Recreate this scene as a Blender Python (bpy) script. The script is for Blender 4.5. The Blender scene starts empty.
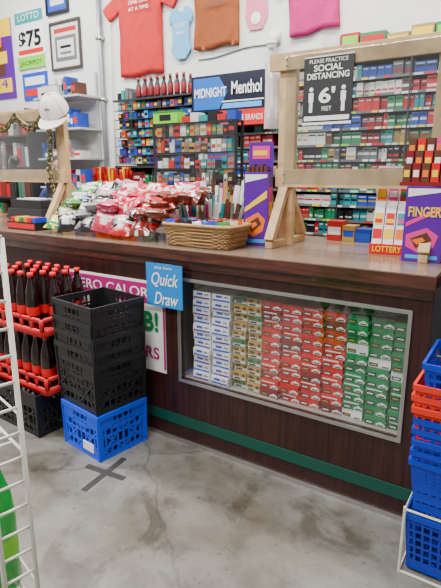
import bpy, math, random, bmesh
from mathutils import Vector, Matrix, noise as mnoise
random.seed(7)
sc=bpy.context.scene
pi=math.pi
# ------------------------------------------------------------ materials
def mat(name,col,rough=.5,metal=0.,emis=0.,noise=0.,nscale=20.,bump=0.,bscale=60.,spec=.5,coat=0.):
    m=bpy.data.materials.new(name); m.use_nodes=True
    nt=m.node_tree; p=nt.nodes['Principled BSDF']
    p.inputs['Base Color'].default_value=(*col,1); p.inputs['Roughness'].default_value=rough
    p.inputs['Metallic'].default_value=metal; p.inputs['Specular IOR Level'].default_value=spec
    p.inputs['Coat Weight'].default_value=coat
    if emis>0:
        p.inputs['Emission Color'].default_value=(*col,1); p.inputs['Emission Strength'].default_value=emis
    if noise>0 or bump>0:
        tc=nt.nodes.new('ShaderNodeTexCoord')
    if noise>0:
        n=nt.nodes.new('ShaderNodeTexNoise'); n.inputs['Scale'].default_value=nscale; n.inputs['Detail'].default_value=4
        nt.links.new(tc.outputs['Object'],n.inputs['Vector'])
        mx=nt.nodes.new('ShaderNodeMix'); mx.data_type='RGBA'
        mx.inputs['A'].default_value=(*[c*(1-noise) for c in col],1)
        mx.inputs['B'].default_value=(*[min(1,c*(1+noise)) for c in col],1)
        nt.links.new(n.outputs['Fac'],mx.inputs['Factor']); nt.links.new(mx.outputs['Result'],p.inputs['Base Color'])
    if bump>0:
        n2=nt.nodes.new('ShaderNodeTexNoise'); n2.inputs['Scale'].default_value=bscale; n2.inputs['Detail'].default_value=3
        nt.links.new(tc.outputs['Object'],n2.inputs['Vector'])
        b=nt.nodes.new('ShaderNodeBump'); b.inputs['Strength'].default_value=bump; b.inputs['Distance'].default_value=.02
        nt.links.new(n2.outputs['Fac'],b.inputs['Height']); nt.links.new(b.outputs['Normal'],p.inputs['Normal'])
    return m
def grain(name,c1,c2,sc3,rough=.35,coat=0.,scale=1.):
    m=bpy.data.materials.new(name); m.use_nodes=True
    nt=m.node_tree; p=nt.nodes['Principled BSDF']
    tc=nt.nodes.new('ShaderNodeTexCoord'); mp=nt.nodes.new('ShaderNodeMapping'); mp.inputs['Scale'].default_value=sc3
    n=nt.nodes.new('ShaderNodeTexNoise'); n.inputs['Scale'].default_value=scale; n.inputs['Detail'].default_value=6; n.inputs['Distortion'].default_value=.6
    r=nt.nodes.new('ShaderNodeValToRGB'); r.color_ramp.elements[0].position=.35; r.color_ramp.elements[1].position=.68
    r.color_ramp.elements[0].color=(*c1,1); r.color_ramp.elements[1].color=(*c2,1)
    nt.links.new(tc.outputs['Object'],mp.inputs['Vector']); nt.links.new(mp.outputs['Vector'],n.inputs['Vector'])
    nt.links.new(n.outputs['Fac'],r.inputs['Fac']); nt.links.new(r.outputs['Color'],p.inputs['Base Color'])
    n3=nt.nodes.new('ShaderNodeTexNoise'); n3.inputs['Scale'].default_value=5; n3.inputs['Detail'].default_value=6
    nt.links.new(tc.outputs['Object'],n3.inputs['Vector'])
    mr=nt.nodes.new('ShaderNodeMapRange'); mr.inputs['To Min'].default_value=rough*.7; mr.inputs['To Max'].default_value=rough*1.5
    nt.links.new(n3.outputs['Fac'],mr.inputs['Value']); nt.links.new(mr.outputs['Result'],p.inputs['Roughness'])
    p.inputs['Coat Weight'].default_value=coat
    return m
def clear(name,tint=(1,1,1),gl=.07,rough=.03):
    m=bpy.data.materials.new(name); m.use_nodes=True; nt=m.node_tree
    for n in list(nt.nodes):
        if n.type!='OUTPUT_MATERIAL': nt.nodes.remove(n)
    o=[n for n in nt.nodes if n.type=='OUTPUT_MATERIAL'][0]
    t=nt.nodes.new('ShaderNodeBsdfTransparent'); t.inputs['Color'].default_value=(*tint,1)
    g=nt.nodes.new('ShaderNodeBsdfGlossy'); g.inputs['Roughness'].default_value=rough
    mx=nt.nodes.new('ShaderNodeMixShader'); mx.inputs[0].default_value=gl
    nt.links.new(t.outputs[0],mx.inputs[1]); nt.links.new(g.outputs[0],mx.inputs[2]); nt.links.new(mx.outputs[0],o.inputs['Surface'])
    return m
WHITE=mat('white_paper',(.85,.85,.84),.5); RED=mat('red_print',(.66,.004,.010),.35); DRED=mat('dark_red_print',(.22,.004,.008),.4)
GREEN=mat('green_print',(.006,.25,.07),.4); LGREEN=mat('lime_print',(.20,.65,.03),.4); BLUE=mat('blue_print',(.006,.06,.55),.35)
LBLUE=mat('light_blue_print',(.04,.40,.85),.4); GOLD=mat('gold_print',(.50,.32,.06),.4); YEL=mat('yellow_print',(.95,.62,.005),.4)
PURP=mat('purple_print',(.10,.006,.30),.35); PINK=mat('pink_print',(.75,.03,.25),.4); ORG=mat('orange_print',(.90,.18,.006),.4)
BLK=mat('black_print',(.010,.010,.012),.35); GRY=mat('grey_print',(.22,.23,.24),.45); BRN=mat('brown_print',(.10,.03,.016),.45)
TEAL=mat('teal_print',(.006,.28,.30),.4); SILV=mat('silver_foil',(.55,.56,.58),.25,.8)
SW=mat('pack_white_board',(.62,.62,.61),.5); SR=mat('pack_red_board',(.50,.006,.010),.45); SG=mat('pack_green_board',(.008,.20,.07),.45)
SBL=mat('pack_blue_board',(.008,.055,.40),.45); SGD=mat('pack_gold_board',(.40,.26,.07),.45); ST=mat('pack_teal_board',(.008,.20,.23),.45); SGY=mat('pack_grey_board',(.12,.125,.13),.5)
BLKPL=mat('black_crate_plastic',(.013,.013,.015),.40,bump=.1); BLUPL=mat('blue_crate_plastic',(.008,.075,.80),.33,bump=.08)
NAVPL=mat('basket_blue_plastic',(.006,.035,.48),.33); REDPL=mat('red_tray_plastic',(.60,.006,.010),.35); ORPL=mat('basket_red_plastic',(.75,.03,.012),.35)
METAL=mat('aluminium_trim',(.50,.49,.47),.35,.9); WIREW=mat('white_coated_wire',(.72,.71,.62),.4)
PINE=grain('pine_wood',(.50,.30,.13),(.68,.47,.24),(3,3,3),.5,scale=3.)
COLA=mat('cola_liquid',(.014,.004,.003),.06,coat=.5); GLASSG=mat('green_bottle',(.008,.38,.04),.1,coat=.6)
PLEXI=clear('plexiglass',(.93,.95,.955),.12,.01); GLASS=clear('display_glass',(.98,.99,.985),.08)
SHELFW=mat('shelf_white_metal',(.50,.50,.48),.4); SHELFD=mat('shelf_dark_metal',(.025,.027,.03),.4); LIP=mat('shelf_price_lip',(.12,.125,.13),.4)
# ------------------------------------------------------------ builder
class B:
    def __init__(s,name): s.name=name; s.v=[]; s.f=[]; s.m=[]; s.mats=[]
    def mi(s,m):
        if m not in s.mats: s.mats.append(m)
        return s.mats.index(m)
    def add(s,vs,fs,m,M=None):
        o=len(s.v)
        for q in vs:
            q=Vector(q)
            if M is not None: q=M@q
            s.v.append(tuple(q))
        if isinstance(m,list):
            for fc,mm in zip(fs,m): s.f.append([o+i for i in fc]); s.m.append(s.mi(mm))
        else:
            k=s.mi(m)
            for fc in fs: s.f.append([o+i for i in fc]); s.m.append(k)
    def box(s,x0,x1,y0,y1,z0,z1,m,M=None):
        vs=[(x0,y0,z0),(x1,y0,z0),(x1,y1,z0),(x0,y1,z0),(x0,y0,z1),(x1,y0,z1),(x1,y1,z1),(x0,y1,z1)]
        s.add(vs,[(0,3,2,1),(4,5,6,7),(0,1,5,4),(1,2,6,5),(2,3,7,6),(3,0,4,7)],m,M)
    def beam(s,p,q,w,h,m,up=Vector((0,0,1)),M=None):
        p=Vector(p); q=Vector(q); d=(q-p).normalized()
        if abs(d.dot(up))>.98: up=Vector((0,1,0))
        a=d.cross(up).normalized(); b=a.cross(d).normalized()
        vs=[]
        for c in (p,q):
            for i,j in ((-1,-1),(1,-1),(1,1),(-1,1)): vs.append(c+a*(w/2*i)+b*(h/2*j))
        s.add(vs,[(0,1,2,3),(7,6,5,4),(0,4,5,1),(1,5,6,2),(2,6,7,3),(3,7,4,0)],m,M)
    def tube(s,pts,r,m,n=6,M=None,closed=False):
        pts=[Vector(p) for p in pts]; N=len(pts); vs=[]
        for i,p in enumerate(pts):
            if closed: d=pts[(i+1)%N]-pts[i-1]
            else: d=pts[min(i+1,N-1)]-pts[max(i-1,0)]
            d.normalize(); up=Vector((0,0,1)) if abs(d.z)<.9 else Vector((0,1,0))
            a=d.cross(up).normalized(); b=a.cross(d)
            rr=r[i] if isinstance(r,list) else r
            for k in range(n):
                t=2*pi*k/n; vs.append(p+a*(math.cos(t)*rr)+b*(math.sin(t)*rr))
        fs=[]
        for i in range(N if closed else N-1):
            j=(i+1)%N
            for k in range(n): fs.append((i*n+k,i*n+(k+1)%n,j*n+(k+1)%n,j*n+k))
        if not closed: fs.append(tuple(range(n))[::-1]); fs.append(tuple((N-1)*n+k for k in range(n)))
        s.add(vs,fs,m,M)
    def lathe(s,prof,c,n=12,M=None,default=None):
        vs=[];fs=[];ms=[]
        for r,z,_ in prof:
            for k in range(n):
                t=2*pi*k/n; vs.append((c[0]+r*math.cos(t),c[1]+r*math.sin(t),c[2]+z))
        for i in range(len(prof)-1):
            for k in range(n):
                fs.append((i*n+k,i*n+(k+1)%n,(i+1)*n+(k+1)%n,(i+1)*n+k)); ms.append(prof[i][2])
        fs.append(tuple(range(n))[::-1]); ms.append(prof[0][2])
        fs.append(tuple((len(prof)-1)*n+k for k in range(n))); ms.append(prof[-1][2])
        s.add(vs,fs,ms,M)
    def poly(s,pts,y0,y1,m,M=None):
        n=len(pts); vs=[(x,y0,z) for x,z in pts]+[(x,y1,z) for x,z in pts]
        fs=[tuple(range(n)),tuple(range(n,2*n))[::-1]]+[(i,i+n,(i+1)%n+n,(i+1)%n) for i in range(n)]
        s.add(vs,fs,m,M)
    def ball(s,c,r,m,n=8,k=6,sc=(1,1,1),M=None):
        vs=[];fs=[]
        for i in range(k+1):
            a=pi*i/k
            for j in range(n):
                t=2*pi*j/n; rr=math.sin(a)*r+1e-5
                vs.append((c[0]+rr*math.cos(t)*sc[0],c[1]+rr*math.sin(t)*sc[1],c[2]-math.cos(a)*r*sc[2]))
        for i in range(k):
            for j in range(n): fs.append((i*n+j,i*n+(j+1)%n,(i+1)*n+(j+1)%n,(i+1)*n+j))
        s.add(vs,fs,m,M)
    def done(s,smooth=False,bevel=0.,parent=None):
        me=bpy.data.meshes.new(s.name); me.from_pydata(s.v,[],s.f)
        for m in s.mats: me.materials.append(m)
        for p,k in zip(me.polygons,s.m): p.material_index=k; p.use_smooth=smooth
        me.update()
        o=bpy.data.objects.new(s.name,me); sc.collection.objects.link(o)
        if bevel>0:
            md=o.modifiers.new('bevel','BEVEL'); md.width=bevel; md.segments=2; md.limit_method='ANGLE'
        if parent: o.parent=parent
        return o
def text(s,x,y,z,w,h,m,parent,rz=0.,name='lettering',shear=0.,offset=0.):
    cu=bpy.data.curves.new(name,'FONT'); cu.body=s; cu.align_x='CENTER'; cu.align_y='CENTER'; cu.size=1; cu.extrude=.0; cu.shear=shear; cu.offset=offset
    cu.materials.append(m)
    o=bpy.data.objects.new(name,cu); sc.collection.objects.link(o)
    bpy.context.view_layer.update()
    dx,dy=max(o.dimensions.x,.01),max(o.dimensions.y,.01)
    o.scale=(w/dx,h/dy,1); o.location=(x,y,z); o.rotation_euler=(pi/2,0,rz)
    o.parent=parent
    return o
def T(x,y,z,rz=0,rx=0,ry=0):
    return Matrix.Translation((x,y,z))@Matrix.Rotation(rz,4,'Z')@Matrix.Rotation(rx,4,'X')@Matrix.Rotation(ry,4,'Y')
# ------------------------------------------------------------ room shell
def floor_mat():
    m=bpy.data.materials.new('worn_concrete'); m.use_nodes=True; nt=m.node_tree; p=nt.nodes['Principled BSDF']; L=nt.links.new
    tc=nt.nodes.new('ShaderNodeTexCoord')
    def nz(s,d,dist=0.,r=.6):
        n=nt.nodes.new('ShaderNodeTexNoise'); n.inputs['Scale'].default_value=s; n.inputs['Detail'].default_value=d; n.inputs['Distortion'].default_value=dist; n.inputs['Roughness'].default_value=r
        L(tc.outputs['Object'],n.inputs['Vector']); return n
    def ramp(n,st,out='Fac'):
        r=nt.nodes.new('ShaderNodeValToRGB'); e=r.color_ramp.elements
        e[0].position,e[0].color=st[0][0],(*st[0][1],1); e[1].position,e[1].color=st[-1][0],(*st[-1][1],1)
        for q,c in st[1:-1]:
            k=e.new(q); k.color=(*c,1)
        L(n.outputs[out],r.inputs['Fac']); return r
    a=ramp(nz(1.3,8,.6),[(.33,(.125,.104,.080)),(.46,(.165,.150,.130)),(.56,(.195,.188,.172)),(.70,(.235,.232,.22))])
    b=ramp(nz(5,6,.3),[(.36,(.66,.64,.61)),(.52,(1,1,1)),(.68,(1.12,1.12,1.11))])
    c=ramp(nz(1.9,7,1.6),[(.37,(.42,.37,.31)),(.46,(1,1,1))])
    d=ramp(nz(38,3,0,.5),[(.30,(.5,.49,.48)),(.40,(1,1,1))])
    g=ramp(nz(11,5,.6),[(.66,(1,1,1)),(.72,(1.35,1.34,1.32))])
    vo=nt.nodes.new('ShaderNodeTexVoronoi'); vo.feature='DISTANCE_TO_EDGE'; vo.inputs['Scale'].default_value=.6
    dm=nt.nodes.new('ShaderNodeMix'); dm.data_type='RGBA'; dm.inputs['Factor'].default_value=.12
    L(tc.outputs['Object'],dm.inputs['A']); L(nz(4,6).outputs['Color'],dm.inputs['B']); L(dm.outputs['Result'],vo.inputs['Vector'])
    e_=ramp(vo,[(.0,(.35,.32,.28)),(.005,(1,1,1))],'Distance')
    cur=a.outputs['Color']
    for q,fc in ((b,.8),(c,.75),(d,.7),(g,.7),(e_,.5)):
        mx=nt.nodes.new('ShaderNodeMix'); mx.data_type='RGBA'; mx.blend_type='MULTIPLY'; mx.inputs['Factor'].default_value=fc
        L(cur,mx.inputs['A']); L(q.outputs['Color'],mx.inputs['B']); cur=mx.outputs['Result']
    L(cur,p.inputs['Base Color'])
    rr=ramp(nz(3,5),[(.35,(.26,.26,.26)),(.65,(.52,.52,.52))]); L(rr.outputs['Color'],p.inputs['Roughness'])
    bp=nt.nodes.new('ShaderNodeBump'); bp.inputs['Strength'].default_value=.10; bp.inputs['Distance'].default_value=.01
    L(nz(14,5).outputs['Fac'],bp.inputs['Height']); L(bp.outputs['Normal'],p.inputs['Normal'])
    return m
b=B('floor'); b.box(-9,4,-5,2.1,-.1,0,floor_mat()); b.done()
WALL=mat('painted_wall',(.74,.745,.74),.7,noise=.10,nscale=1.5,bump=.12,bscale=5)
b=B('wall_back'); b.box(-9,4,2.0,2.1,0,4.3,WALL); b.done()
b=B('wall_left'); b.box(-9,-8.9,-5,2.0,0,4.3,WALL); b.done()
b=B('wall_right'); b.box(3.9,4,-5,2.0,0,4.3,WALL); b.done()
b=B('ceiling'); b.box(-9,4,-5,2.1,4.3,4.4,mat('ceiling_tile',(.75,.75,.73),.8)); b.done()
PIPE=mat('conduit_grey',(.26,.28,.30),.4,.4)
b=B('wall_conduit')
b.tube([(-4.19,1.965,0),(-4.19,1.965,4.28)],.024,PIPE,8)
b.tube([(-4.05,1.975,1.2),(-4.05,1.975,2.9),(-4.05,1.975,4.28)],.009,WHITE,6)
for z in (2.3,2.9,3.6): b.box(-4.23,-4.15,1.94,2.0,z,z+.03,METAL)
b.done(True)
b=B('floor_tape_cross'); TP=mat('black_tape',(.036,.034,.032),.6,noise=.7,nscale=50)
b.box(-.018,.018,-.165,.165,.0005,.002,TP,T(-1.81,-.49,0,.10)); b.box(-.13,.13,-.018,.018,.001,.0025,TP,T(-1.82,-.48,0,.10))
b.done()
# ------------------------------------------------------------ counter
WOODF=grain('dark_woodgrain_laminate',(.020,.0055,.0045),(.050,.015,.011),(26,26,1.2),.33,scale=2.)
WOODE=grain('glossy_dark_wood_edge',(.035,.010,.006),(.11,.032,.017),(2,20,20),.2,.6,scale=2.)
TOPM=mat('speckled_laminate',(.20,.14,.098),.18,noise=.7,nscale=160)
SGREEN=mat('green_stripe_laminate',(.003,.075,.050),.35)
ENDM=mat('grey_end_panel',(.035,.04,.046),.45)
b=B('store_counter')
XL,XR=-7.0,-.355
wx0,wx1,wz0,wz1=-1.66,-.445,.405,.985
b.box(XL,wx0,0,.03,0,1.10,WOODF); b.box(wx1,XR,0,.03,0,1.10,WOODF)
b.box(wx0,wx1,0,.03,0,wz0,WOODF); b.box(wx0,wx1,0,.03,wz1,1.10,WOODF)
b.box(XL,XR,-.006,0,.108,.170,SGREEN)
b.box(XL,XR,-.012,0,0,.020,METAL)
b.box(XL,XR,-.012,0,1.055,1.10,WOODE)
for sx in (-1.73,-3.0): b.box(sx-.002,sx+.002,-.001,0,.02,1.05,BLK)
b.box(XR-.02,XR,.03,.88,0,1.10,ENDM); b.box(XL,XR-.02,.86,.88,0,1.10,WOODF)
INN=mat('cabinet_interior',(.30,.27,.24),.6)
b.box(wx0-.05,wx1+.05,.03,.40,wz0-.02,wz0,INN); b.box(wx0-.05,wx1+.05,.03,.40,wz1+.01,wz1+.03,INN)
b.box(wx0-.05,wx1+.05,.40,.42,wz0-.02,wz1+.03,INN)
b.box(wx0-.07,wx0-.05,.03,.42,wz0-.02,wz1+.03,INN); b.box(wx1+.03,wx1+.05,.03,.42,wz0-.02,wz1+.03,INN)
w=.017
b.box(wx0-w,wx1+w,-.010,.004,wz1,wz1+w,METAL); b.box(wx0-w,wx1+w,-.010,.004,wz0-w,wz0,METAL)
b.box(wx0-w,wx0,-.010,.004,wz0,wz1,METAL); b.box(wx1,wx1+w,-.010,.004,wz0,wz1,METAL)
b.box(wx0,wx1,.008,.012,wz0,wz1,GLASS)
b.box(XL,XR+.01,-.035,.90,1.105,1.158,WOODE); b.box(XL,XR+.005,-.03,.895,1.158,1.163,TOPM)
ctr=b.done(bevel=.003)
ZT=1.164
# cartons in display
b=B('cigarette_carton_display')
def carton(cx,y,z,w,h,d,c,c2,txt,kind):
    jx=random.uniform(-.005,.005); jy=random.uniform(0,.016)
    M=T(cx+jx,y+jy,z,random.uniform(-.06,.06))
    b.box(-w/2,w/2,0,d,0,h,c,M)
    e=-.0012
    if kind=='w':
        b.box(-w/2+.004,w/2-.004,e,0,h*.12,h*.34,BLUE if txt else PURP,M); b.box(-w*.3,w*.05,e,0,h*.55,h*.85,BLUE,M); b.box(w*.15,w*.4,e,0,h*.6,h*.8,GRY,M)
    elif kind=='g':
        b.box(-w/2+.004,w/2-.004,e,0,h*.1,h*.42,SW,M); b.box(-w*.35,w*.1,e*1.3,0,h*.16,h*.36,BLK,M); b.box(w*.2,w*.4,e,0,h*.5,h*.85,BRN,M); b.box(-w*.4,-w*.05,e,0,h*.55,h*.85,BRN,M)
    else:
        b.poly([(w*.06,h*.08),(w*.47,h*.08),(w*.47,h*.30),(w*.27,h*.54),(w*.06,h*.30)],e,0,WHITE,M)
        b.box(-w*.46,-w*.06,e,0,h*.12,h*.48,BLK,M); b.box(w*.12,w*.42,e*1.4,0,h*.13,h*.25,BLK,M)
        b.box(-w*.40,-w*.12,e*1.3,0,h*.22,h*.36,WHITE if random.random()<.6 else GOLD,M)
        if random.random()<.3: b.box(-w*.44,w*.3,e,0,h*.70,h*.82,WHITE,M)
    b.box(w/2,w/2+.001,.005,d-.005,h*.15,h*.5,SW,M)
REDC=mat('red_carton',(.66,.006,.012),.25,coat=.3); GRC=mat('green_carton',(.008,.24,.08),.25,coat=.3); GDC=mat('gold_carton',(.50,.31,.06),.3); WHC=mat('white_carton',(.88,.88,.90),.35)
cols=[('w',2),('gold',2),('red',4),('green',3)]
x=-1.61; h=.0475
for kind,n in cols:
    for i in range(n):
        cw={'w':.125,'gold':.092,'red':.112,'green':.108}[kind]
        cx=x+cw/2; rows=11
        for r in range(rows):
            z=wz0+.002+r*h
            y=.035+(.015 if kind!='w' else .0)+((r*37)%3)*.003
            if kind=='w':
                carton(cx,y,z,cw-.012,h-.002,.26,WHC,WHITE,(r+i)%2,'w')
            elif kind=='gold': carton(cx,y+.01,z,cw-.008,h-.002,.26,GDC if (r+2*i)%5 else GRC,WHITE,0,'g')
            elif kind=='red': carton(cx,y,z,cw-.008,h-.002,.26,REDC if (r+i*3)%9 else DRED,WHITE,0,'r')
            else: carton(cx,y,z,cw-.008,h-.002,.26,GRC if (r+i)%7 else WHC,WHITE,0,'r')
        x+=cw
b.done()
b=B('hanging_game_sign'); SB=mat('sign_blue',(.005,.22,.62),.4)
b.box(-1.865,-1.61,-.046,-.042,.83,1.075,SB); b.box(-1.80,-1.68,-.042,-.036,1.07,1.075,SB); sg=b.done()
text('Quick',-1.74,-.048,.985,.19,.085,WHITE,sg,shear=.3,offset=.01); text('Draw',-1.73,-.048,.875,.17,.07,WHITE,sg,shear=.3,offset=.01)
text('play here',-1.74,-.048,1.053,.12,.02,WHITE,sg)
b=B('drink_promo_poster'); MG=mat('poster_magenta',(.42,.01,.16),.4)
b.box(-2.60,-1.77,-.005,-.001,.41,.955,WHITE); b.box(-2.60,-1.77,-.007,-.005,.82,.94,MG); b.box(-1.785,-1.77,-.0075,-.007,.43,.94,MG)
pp=b.done()
text('ZERO CALORIE',-2.17,-.0085,.88,.72,.06,WHITE,pp,offset=.01); text('HERB!',-2.02,-.0085,.71,.40,.12,GREEN,pp,offset=.03); text('NEW FLAVORS',-2.17,-.0085,.52,.70,.075,MG,pp,offset=.02)
# ------------------------------------------------------------ crates
def crate(b,M,w,d,h,taper,m,nv=8,nh=3,t=.007,rim=.028,solidbot=.03,hand=True,bar=.012):
    def hs(z): k=1-taper*(1-z/h); return w/2*k,d/2*k
    for z0,z1 in ((0,solidbot),(h-rim,h)):
        for sgn in (-1,1):
            a0,c0=hs(z0);a1,c1=hs(z1); e=.006 if z0>0 else 0
            b.box(-a1-e,a1+e,sgn*c1-t/2-e*(sgn<0),sgn*c1+t/2+e*(sgn>0),z0,z1,m,M)
            b.box(sgn*a1-t/2-e*(sgn<0),sgn*a1+t/2+e*(sgn>0),-c1,c1,z0,z1,m,M)
    a0,c0=hs(0);a1,c1=hs(h)
    for i in range(nv+1):
        q=-1+2*i/nv; tk=.035 if i in (0,nv) and hand else bar
        qq=q*(1-.04*(i in (0,nv)))
        for sgn in (-1,1):
            b.beam((qq*a0,sgn*c0,0),(qq*a1,sgn*c1,h),tk,t,m,Vector((0,1,0)),M)
            b.beam((sgn*a0,qq*c0,0),(sgn*a1,qq*c1,h),t,tk,m,Vector((0,1,0)),M)
    for j in range(1,nh+1):
        z=h*j/(nh+1); aa,cc=hs(z)
        for sgn in (-1,1):
            b.box(-aa,aa,sgn*cc-t/2,sgn*cc+t/2,z-bar/2,z+bar/2,m,M); b.box(sgn*aa-t/2,sgn*aa+t/2,-cc,cc,z-bar/2,z+bar/2,m,M)
    n=9
    for i in range(n+1):
        q=-1+2*i/n; b.box(q*a0-.006,q*a0+.006,-c0,c0,0,.008,m,M); b.box(-a0,a0,q*c0-.006,q*c0+.006,0,.008,m,M)
    if hand:
        zt0,zt1=h*.66,h-rim; aa,cc=hs((zt0+zt1)/2)
        for sgn in (-1,1):
            for q in (-1,1):
                x0,x1=sorted((q*.065,q*aa)); b.box(x0,x1,sgn*cc-t/2,sgn*cc+t/2,zt0,zt1,m,M)
                x0,x1=sorted((q*.065,q*cc)); b.box(sgn*aa-t/2,sgn*aa+t/2,x0,x1,zt0,zt1,m,M)
            b.box(-.075,.075,sgn*cc-t/2,sgn*cc+t/2,zt0-.012,zt0+.012,m,M); b.box(sgn*aa-t/2,sgn*aa+t/2,-.075,.075,zt0-.012,zt0+.012,m,M)
            for q in (-1,1):
                for (u0,z0,u1,z1) in ((.05,h*.12,.9,h*.62),(.05,h*.62,.9,h*.12)):
                    b.beam((q*a0*u0,sgn*c0,z0),(q*a0*u1,sgn*c1,z1),.010,t,m,Vector((0,1,0)),M)
                    b.beam((sgn*a0,q*c0*u0,z0),(sgn*a1,q*c1*u1,z1),t,.010,m,Vector((0,1,0)),M)
b=B('milk_crate'); crate(b,T(-2.055,-.24,0,-.14),.345,.33,.275,.02,BLUPL); b.box(-.03,.07,-.005,.0,.035,.085,WHITE,T(-2.03,-.411,0,-.14)); b.done()
b=B('milk_crate_stack')
for i,z in enumerate((.279,.355,.431,.507,.60)):
    crate(b,T(-2.065+random.uniform(-.006,.006),-.235,z,-.12+random.uniform(-.03,.03)),.36,.34,.285,.05,BLKPL)
b.done()
b=B('milk_crate'); crate(b,T(-2.65,-.26,0,-.05),.50,.34,.275,.02,BLKPL,nv=10); b.done()
def bottle(b,c,s=1.,liq=COLA,lab=RED,cap=RED,n=12,fat=1.):
    P=[(.024,0,liq),(.031,.015,liq),(.030,.075,lab),(.0305,.08,lab),(.030,.118,liq),(.031,.15,liq),(.027,.195,liq),(.014,.245,liq),(.0125,.262,cap),(.0145,.264,cap),(.0145,.282,cap)]
    b.lathe([(r*s*fat,z*s,m) for r,z,m in P],c,n)
b=B('cola_bottle_trays')
for lvl,z in enumerate((.277,.640)):
    M=T(-2.62,-.22,z,-.03)
    W,Dp=.56,.36
    b.box(-W/2,W/2,-Dp/2,Dp/2,0,.012,REDPL,M)
    for sgn in (-1,1):
        for za,zb in ((0,.045),(.085,.11)):
            b.box(-W/2,W/2,sgn*Dp/2-.006,sgn*Dp/2+.006,za,zb,REDPL,M); b.box(sgn*W/2-.006,sgn*W/2+.006,-Dp/2,Dp/2,za,zb,REDPL,M)
        for i in range(7): q=-W/2+W*i/6; b.box(q-.012,q+.012,sgn*Dp/2-.006,sgn*Dp/2+.006,.04,.11,REDPL,M)
        for i in range(5): q=-Dp/2+Dp*i/4; b.box(sgn*W/2-.006,sgn*W/2+.006,q-.012,q+.012,.04,.11,REDPL,M)
    for i in range(6):
        for j in range(4):
            if lvl==1 and (i,j) in ((5,0),(2,1)): continue
            p=M@Vector((-W/2+.048+i*.093,-Dp/2+.05+j*.087,.013)); bottle(b,p,1.22,fat=1.05)
b.done(True)
# ------------------------------------------------------------ shopping baskets (right)
b=B('shopping_basket_stack')
zs=.275; seq=[NAVPL]*5+[ORPL]*3+[NAVPL]
for i,m in enumerate(seq):
    z=zs+i*.044+(.045 if i==len(seq)-1 else 0)
    dx=-.012 if m is ORPL else (.01 if i==len(seq)-1 else 0)
    crate(b,T(-.10+dx,-.14,z,.02*((i%3)-1)),.45,.31,.22,.12,m,nv=14,nh=6,t=.005,rim=.022,hand=False,bar=.009)
    if i%3==0 or i==8:
        b.tube([(-.30,-.12,z+.215),(-.28,-.24,z+.235),(-.1,-.275,z+.24),(.09,-.24,z+.235),(.11,-.12,z+.215)],.006,METAL if i<8 else BLK,6)
crate(b,T(-.10,-.14,.014,0),.45,.32,.25,.1,NAVPL,nv=14,nh=6,t=.005,rim=.022,hand=False,bar=.009)
for x in (-.325,.14):
    for y in (-.32,.02): b.tube([(x,y,0),(x,y,.30)],.006,WIREW)
b.tube([(-.325,-.32,.29),(.14,-.32,.29),(.14,.02,.29),(-.325,.02,.29)],.005,WIREW,closed=True)
b.tube([(-.325,-.32,.006),(.14,-.32,.006),(.14,.02,.006),(-.325,.02,.006)],.006,WIREW,closed=True)
b.done()
# ------------------------------------------------------------ wire rack (left foreground)
b=B('wire_bottle_rack')
A=Vector((-.916,-1.534,0)); C=Vector((-.932,-1.605,0))
for q in (A,C): b.tube([q+Vector((0,0,.0)),q+Vector((0,0,1.44))],.006,WIREW,8)
b.tube([A+Vector((0,0,1.44)),(A+C)/2+Vector((0,0,1.452)),C+Vector((0,0,1.44))],.0055,WIREW,8)
for i in range(24): b.tube([A+Vector((0,0,.05+i*.06)),C+Vector((0,0,.05+i*.06))],.0035,WIREW)
A2=Vector((-1.45,-1.40,0)); C2=Vector((-1.55,-1.65,0))
for q in (A2,C2): b.tube([q,q+Vector((0,0,1.44))],.0055,WIREW,8)
for z in (.12,.52,.96):
    for q,w_ in ((A,A2),(C,C2)):
        b.tube([q+Vector((0,0,z)),w_+Vector((0,0,z))],.004,WIREW); b.tube([q+Vector((0,0,z+.09)),w_+Vector((0,0,z+.09))],.003,WIREW)
    for i in range(1,9):
        t=i/9; p=A.lerp(A2,t); q=C.lerp(C2,t); b.tube([p+Vector((0,0,z)),q+Vector((0,0,z))],.003,WIREW)
rk=b.done(True)
b=B('soda_bottles_green')
for z in (.126,.526):
    for c in ((-1.055,-1.535),(-1.17,-1.535),(-1.29,-1.53),(-1.41,-1.53)):
        bottle(b,(c[0],c[1],z),1.38,GLASSG,LGREEN,GREEN,16,fat=1.05)
b.done(True)
# ------------------------------------------------------------ wood / plexi screens
def screen(name,x0,x1,y,ztop):
    b=B(name); pw=.095; t=.04
    for x in (x0,x1):
        b.box(x-pw/2,x+pw/2,y-t/2,y+t/2,ZT,ztop,PINE)
        b.box(x-t/2,x+t/2,y-.20,y+.24,ZT,ZT+.035,PINE)
        b.beam((x,y-.19,ZT+.04),(x,y-.01,ZT+.34),.035,.05,PINE,Vector((1,0,0))); b.beam((x,y+.23,ZT+.04),(x,y+.01,ZT+.34),.035,.05,PINE,Vector((1,0,0)))
    b.box(x0-.1,x1+.06,y-t/2-.022,y-t/2,ztop-.085,ztop,PINE)
    b.box(x0-.05,x1+.05,y-t/2-.022,y-t/2,1.485,1.58,PINE)
    b.box(x0,x1,y-t/2-.026,y-t/2-.023,1.50,ztop-.02,PLEXI)
    for x in (x0,x1):
        for z in (1.51,1.555,ztop-.06,ztop-.03): b.ball((x,y-t/2-.027,z),.006,METAL,6,4)
    return b.done(bevel=.003)
s1=screen('wooden_sneeze_guard',-1.25,-.46,.45,2.165)
s2=screen('wooden_sneeze_guard',-4.3,-3.08,.45,2.02)
b=B('social_distancing_sign'); yy=.40; X0=-1.015
CH=mat('sign_charcoal',(.018,.018,.02),.5)
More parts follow.
